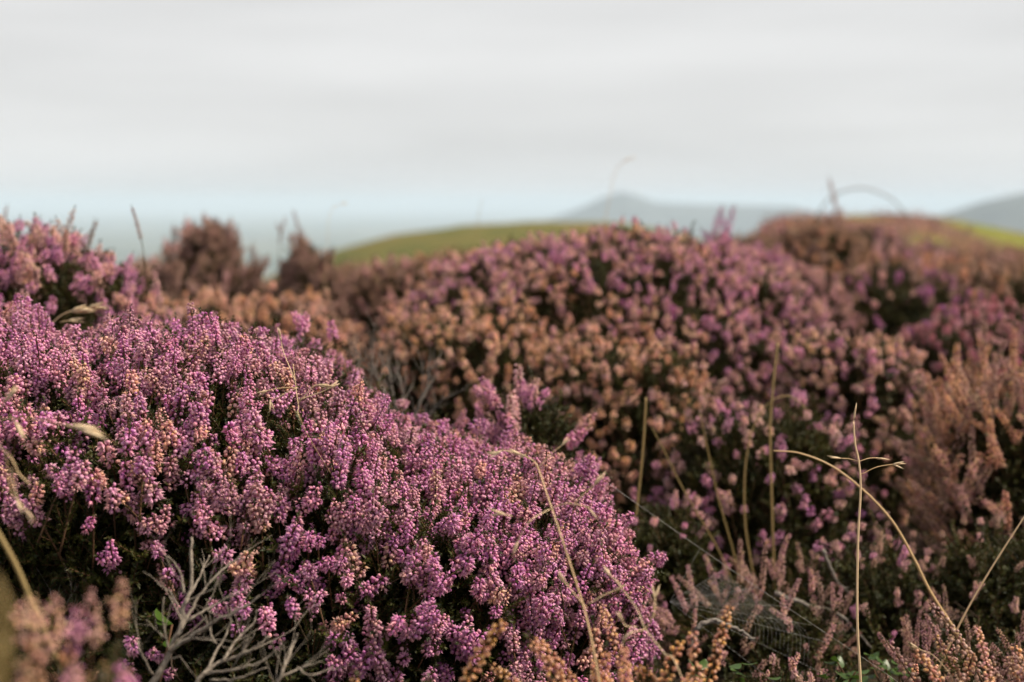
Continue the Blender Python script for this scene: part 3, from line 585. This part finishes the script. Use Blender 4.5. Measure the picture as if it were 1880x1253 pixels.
# ------------------------------------------------------------------ grass stalks
def grass(label, pts, r0, m, spikes=(), group=None, name='grass_stalk', taper=0.5, fat=1.0, inside=False):
    p1 = at(*pts[0]); gz_ = float(ground_z(p1.x, p1.y)) - 0.01; dr = p1 - at(*pts[1]); hd = Vector((dr.x, dr.y, 0)); t_ = (p1.z - gz_) / max(1e-4, -dr.z) if dr.z < 0 else 1.0; off_ = hd * t_
    if off_.length > 0.10: off_ *= 0.10 / off_.length
    p0 = Vector((p1.x, p1.y, gz_)) + off_ + (Vector((0.03, 0.30, 0)) if inside else Vector((0, 0.01, 0))); root = empty(name, p0); tag(root, label, 'grass', group)
    c = [Vector((0, 0, 0))] + ([(p1 - p0) * 0.5 + (Vector((0, 0.08, 0.05)) if inside else off_ * 0.12)] if p1.z - gz_ > 0.06 else []) + [at(*q) - p0 for q in pts]; sp = spline(c, 8); L = len(sp); b = MB()
    tube(b, sp, [r0 * (1 - (1 - taper) * i / L) for i in range(L)], 0, 6, random.random()); mesh_obj('stem', b.build('stem', [m]), root)
    for s in spikes:          # side branches of the panicle: stalk points, then a bunch of long spikelets at the end
        R = random.Random(int(s[-1][0] * 7 + s[-1][1])); q = [at(*x) - p0 for x in s]; b = MB(); ss = spline(q, 5)
        if len(s) > 1: tube(b, ss, [0.00045] * len(ss), 0, 4, R.random())
        d = (ss[-1] - ss[-2]).normalized()
        st = mesh_obj('branchlet', b.build('branchlet', [m]), root)
        for k in range(R.randint(2, 3)):
            b2 = MB(); dk = (d + Vector((R.gauss(0, .16), R.gauss(0, .2), R.gauss(0, .16)))).normalized(); l = R.uniform(.010, .015) * fat; base = ss[-1] - d * R.uniform(0, .006)
            tube(b2, [base, base + dk * l * .3, base + dk * l * .65, base + dk * l], [.0003, .0010 * fat, .0008 * fat, .0001], 0, 5, R.random()); mesh_obj('spikelet', b2.build('spikelet', [M_SEED]), st)
    return root
D = 1.45
grass('tall upright straw stalk standing clear of the heather, two seed branches at its top', [(1582, 1330, D), (1580, 1253, D), (1574, 1140, D), (1575, 1000, D), (1580, 900, D), (1577, 850, D), (1570, 815, D), (1567, 775, D)], .00165, M_STRAW,
      [[(1567, 780, D), (1568, 762, D)], [(1580, 872, D), (1610, 858, D), (1645, 852, D)], [(1576, 848, D), (1595, 842, D), (1612, 841, D)], [(1576, 848, D), (1560, 843, D), (1544, 842, D)]])
grass('bare straw stalk slanting up to the right beside the brown and peach tuft', [(1690, 1320, 1.38), (1715, 1250, 1.38), (1760, 1150, 1.38), (1810, 1060, 1.38), (1880, 950, 1.38), (1920, 890, 1.38)], .0013, M_STRAW)
grass('small curling grass wisp at the foot of the bare slanting straw', [(1765, 1280, 1.36), (1745, 1240, 1.36), (1715, 1205, 1.36), (1692, 1194, 1.36)], .0006, M_STRAW, [[(1692, 1194, 1.36), (1686, 1191, 1.36)], [(1735, 1232, 1.36), (1750, 1232, 1.36), (1756, 1240, 1.36)]])
DD = 1.30
grass('long straw stalk leaning across the front of the mauve dome with a wide seed head', [(1110, 1320, 1.18), (1100, 1250, 1.19), (1085, 1170, 1.2), (1070, 1110, 1.21), (1045, 1030, 1.22), (1015, 940, 1.24), (1000, 895, 1.26), (988, 860, 1.28), (982, 848, 1.3)], .0011, M_STRAW,
      [[(1010, 935, 1.24), (1040, 925, 1.23), (1075, 930, 1.22), (1085, 938, 1.22)], [(1010, 935, 1.24), (975, 955, 1.22), (955, 985, 1.22), (948, 1005, 1.22)], [(1055, 924, 1.23), (1075, 905, 1.23), (1098, 884, 1.23)], [(940, 948, 1.23), (918, 944, 1.23)],
       [(982, 848, 1.3), (965, 838, 1.3), (950, 832, 1.3)], [(988, 860, 1.28), (1010, 835, 1.28), (1032, 818, 1.28)], [(960, 840, 1.3), (930, 828, 1.3), (912, 830, 1.3)]])
grass('thin straw wisp with open seed heads over the lower right of the mauve dome', [(1250, 1240, 1.17), (1220, 1200, 1.18), (1185, 1155, 1.19), (1170, 1120, 1.2), (1145, 1085, 1.21), (1125, 1060, 1.22)], .0006, M_STRAW,
      [[(1185, 1155, 1.19), (1200, 1130, 1.19), (1203, 1095, 1.2)], [(1170, 1152, 1.19), (1150, 1150, 1.19), (1142, 1140, 1.19)], [(1185, 1155, 1.19), (1160, 1162, 1.18), (1155, 1165, 1.18)], [(1145, 1085, 1.21), (1135, 1070, 1.21), (1118, 1054, 1.22)], [(1080, 1110, 1.21), (1105, 1095, 1.21), (1125, 1086, 1.21)], [(1078, 1118, 1.21), (1050, 1085, 1.21), (1035, 1065, 1.21)]])
grass('fine grass wisp with pale spikelets lying on the top of the mauve dome', [(560, 790, 1.36), (548, 745, 1.38), (542, 700, 1.4), (538, 668, 1.42)], .0005, M_STRAW,
      [[(546, 712, 1.4), (515, 713, 1.4), (490, 718, 1.4)], [(542, 700, 1.4), (520, 645, 1.42), (515, 618, 1.42)], [(548, 735, 1.38), (590, 720, 1.38), (606, 712, 1.38)], [(548, 740, 1.38), (575, 710, 1.38), (590, 708, 1.38)], [(546, 712, 1.4), (500, 735, 1.4), (497, 738, 1.4)]], inside=True)
grass('pale fluffy grass head lying before the shaded side of the pink bush', [(60, 640, 2.02), (100, 590, 2.02), (125, 573, 2.02), (150, 568, 2.02)], .0009, M_STRAW, [[(125, 573, 2.02), (135, 571, 2.02)], [(140, 570, 2.02), (150, 568, 2.02)], [(150, 568, 2.02), (165, 566, 2.02)], [(110, 592, 2.02), (130, 588, 2.02)]], fat=2.4)
grass('blurred pale grass heads across the left of the mauve dome', [(-150, 900, 1.1), (-60, 790, 1.1), (30, 768, 1.1), (120, 780, 1.1)], .00045, M_STRAW, [[(120, 780, 1.1), (140, 783, 1.1)], [(120, 782, 1.1), (158, 790, 1.1)], [(20, 765, 1.1), (35, 782, 1.1)], [(-20, 772, 1.1), (10, 738, 1.1)]], fat=1.7)
grass('bent straw with narrow seed heads hanging before the dark left hollow', [(-160, 880, 1.12), (-60, 790, 1.12), (10, 830, 1.1), (35, 870, 1.1), (55, 890, 1.1)], .0009, M_STRAW, [[(10, 830, 1.1), (20, 900, 1.1), (35, 925, 1.1)], [(20, 860, 1.1), (30, 910, 1.1), (52, 945, 1.1)]])
grass('thick olive straw stalk slanting down to the blurred tuft', [(85, 1165, 1.02), (60, 1110, 1.02), (30, 1040, 1.02), (0, 985, 1.02), (-30, 935, 1.02)], .0019, M_STRAWG, taper=.9)
grass('wide blurred dry grass blade close before the dark hollow', [(-10, 1290, .5), (0, 1200, .5), (8, 1120, .5), (-15, 1060, .5)], .0034, M_STRAWG, taper=.4)
G2 = 2.18
grass('blurred upright olive straw in front of the thinly flowered pink bush', [(1418, 960, G2), (1415, 860, G2), (1414, 780, G2), (1420, 700, G2), (1428, 630, G2)], .0017, M_STRAWG, taper=.9)
grass('blurred straw blade bowing over to the right beside the upright one', [(1378, 1030, G2), (1368, 960, G2), (1368, 860, G2), (1385, 780, G2), (1415, 738, G2), (1450, 728, G2), (1480, 750, G2)], .0016, M_STRAWG, taper=.5)
grass('long pale blade arching down to the right behind the upright straw stalk', [(1710, 1090, 1.75), (1680, 1030, 1.75), (1640, 960, 1.75), (1590, 905, 1.75), (1530, 858, 1.75), (1470, 833, 1.75), (1420, 828, 1.75)], .0021, M_STRAW, taper=.4)
grass('short blurred olive stalk under the orange tan bush', [(1176, 870, 2.1), (1182, 800, 2.1), (1186, 730, 2.1)], .0018, M_STRAWG, taper=.8)
grass('faint olive grass blade leaning beside the short stalk', [(1255, 900, 2.1), (1225, 840, 2.1), (1202, 795, 2.1), (1196, 785, 2.1)], .0012, M_STRAWG, taper=.5)
grass('thin olive blade under the broad pink bush', [(1320, 920, 2.15), (1300, 830, 2.15), (1285, 760, 2.15)], .0014, M_STRAWG, taper=.5)
grass('blurred grass arch standing against the sky behind the tall brown bush', [(1485, 440, 6.5), (1500, 395, 6.5), (1530, 360, 6.5), (1580, 346, 6.5), (1630, 362, 6.5), (1660, 390, 6.5), (1680, 430, 6.5)], .0036, M_LICHEN, taper=.8, name='grass_arch')
grass('faint tall grass head against the sky above the far conical hill', [(1100, 460, 3.6), (1118, 370, 3.6), (1128, 320, 3.6), (1142, 300, 3.6), (1158, 292, 3.6)], .0010, M_STRAW, [[(1142, 300, 3.6), (1160, 291, 3.6)], [(1135, 306, 3.6), (1150, 294, 3.6)]])
grass('faint grass tip against the sky above the green hill', [(868, 470, 3.6), (878, 400, 3.6), (885, 366, 3.6)], .0009, M_STRAWG)
grass('thin grass tip on the pink bush beside the withered heads', [(165, 450, 2.3), (168, 425, 2.3), (173, 398, 2.3)], .0007, M_STEM)
grass('faint pale grass head above the dark rusty bush', [(600, 470, 3.4), (604, 400, 3.4), (618, 376, 3.4)], .0007, M_STRAW, [[(610, 382, 3.4), (630, 374, 3.4)]])

# ------------------------------------------------------------------ spider web
wd = 1.30
web = empty('spider_web', at(1203, 950, wd)); tag(web, 'fine spider web strung from the mauve dome to the upright straw stalk', 'spider web')
def thread(name, pts, r):
    b = MB(); p0 = web.location; sp = spline([at(*q) - p0 for q in pts], 6); tube(b, sp, [r] * len(sp), 0, 4); return mesh_obj(name, b.build(name, [M_SILK]), web)
thread('anchor_thread', [(1120, 890, 1.32), (1300, 1017, 1.33), (1440, 1112, 1.35), (1580, 1205, 1.43), (1660, 1260, 1.46)], .00011)
hub = (1230, 1105)
ends = [(1285, 1008), (1335, 1042), (1390, 1079), (1440, 1113), (1490, 1148), (1520, 1180), (1520, 1240), (1470, 1290)]
for e in ends: thread('radial_thread', [(hub[0], hub[1], 1.31), ((hub[0] + e[0]) / 2, (hub[1] + e[1]) / 2, 1.32), (e[0], e[1], 1.335)], .00005)
for k in range(24):
    f = 0.28 + 0.62 * k / 24
    thread('spiral_thread', [(hub[0] + (e[0] - hub[0]) * f, hub[1] + (e[1] - hub[1]) * f * (0.97 + .03 * math.sin(k * 3 + i)), 1.32) for i, e in enumerate(ends[1:7])], .00004)

# ------------------------------------------------------------------ low green leaves
def oval_leaf(b, R, p, d, l, w):
    u, q = frame(d); n = 6; vs = [p]; g = R.random()
    L = [p + d * l * t + q * (l * 0.12 * math.sin(t * 3)) for t in (0, .2, .45, .7, .9, 1)]; ww = [0, .7, 1, .8, .4, 0]
    vs = []; fs = []
    for i in range(6): vs += [L[i] + u * w * ww[i], L[i] + q * w * .15 * -1, L[i] - u * w * ww[i]]
    for i in range(5): fs += [(3 * i, 3 * i + 1, 3 * i + 4, 3 * i + 3), (3 * i + 1, 3 * i + 2, 3 * i + 5, 3 * i + 4)]
    b.add(vs, fs, 0, [(0, g)] * len(vs))
def bilberry(label, px, py, d, n, seed, sz=1.0):
    R = random.Random(seed); p0 = at(px, py, d); p0.z = float(ground_z(p0.x, p0.y)) ; top = at(px, py, d).z - p0.z
    root = empty('bilberry_plant', p0); tag(root, label, 'plant')
    for k in range(n):
        tip = Vector((R.gauss(0, .035), R.gauss(0, .03), top * R.uniform(.75, 1.1))); pts = spline([(0, 0, 0), tip * .5 + Vector((R.gauss(0, .006), R.gauss(0, .006), 0)), tip], 5)
        b = MB(); tube(b, pts, [.0011] * len(pts), 0, 5); st = mesh_obj('stem', b.build('stem', [M_STEM]), root)
        for j in range(7):
            i = R.randint(4, len(pts) - 1); b2 = MB(); a = R.uniform(0, 6.28)
            oval_leaf(b2, R, Vector((0, 0, 0)), Vector((math.cos(a), math.sin(a), R.uniform(-.1, .8))).normalized(), .019 * sz * R.uniform(.7, 1.2), .0062 * sz); mesh_obj('leaf', b2.build('leaf', [M_GREEN]), st, pts[i])
bilberry('green leafy bilberry plant in the shade left of the thick forked dead branch', 205, 1180, 1.3, 4, 1, 1.3)
bilberry('green bilberry shoots beside the golden dry heather sprigs', 1345, 1225, 1.62, 6, 2)
bilberry('green bilberry shoots behind the foot of the upright straw stalk', 1640, 1215, 1.7, 7, 3)
bilberry('olive bilberry shoots between the web and the upright straw stalk', 1500, 1235, 1.68, 5, 4)

# ------------------------------------------------------------------ haze
hb = MB(); X, Z0, Z1 = 95000.0, -254.0, 110.0
hv = [Vector((x, y, z)) for z in (Z0, Z1) for y in (-X, X) for x in (-X, X)]
hb.add(hv, [(0, 2, 3, 1), (4, 5, 7, 6), (0, 1, 5, 4), (2, 6, 7, 3), (0, 4, 6, 2), (1, 3, 7, 5)], 0, [(0, 0)] * 8)
hm = mat('haze'); t = hm.node_tree; ho = N(t, 'ShaderNodeOutputMaterial'); pv = N(t, 'ShaderNodeVolumePrincipled')
pv.inputs['Color'].default_value = (0.71, 0.85, 1.0, 1); pv.inputs['Density'].default_value = 8.5e-5; pv.inputs['Anisotropy'].default_value = 0.0
t.links.new(pv.outputs[0], ho.inputs['Volume'])
haze = mesh_obj('haze', hb.build('haze', [hm], False)); haze['kind'] = 'stuff'; haze['label'] = 'pale blue haze over the far country'; haze['category'] = 'haze'
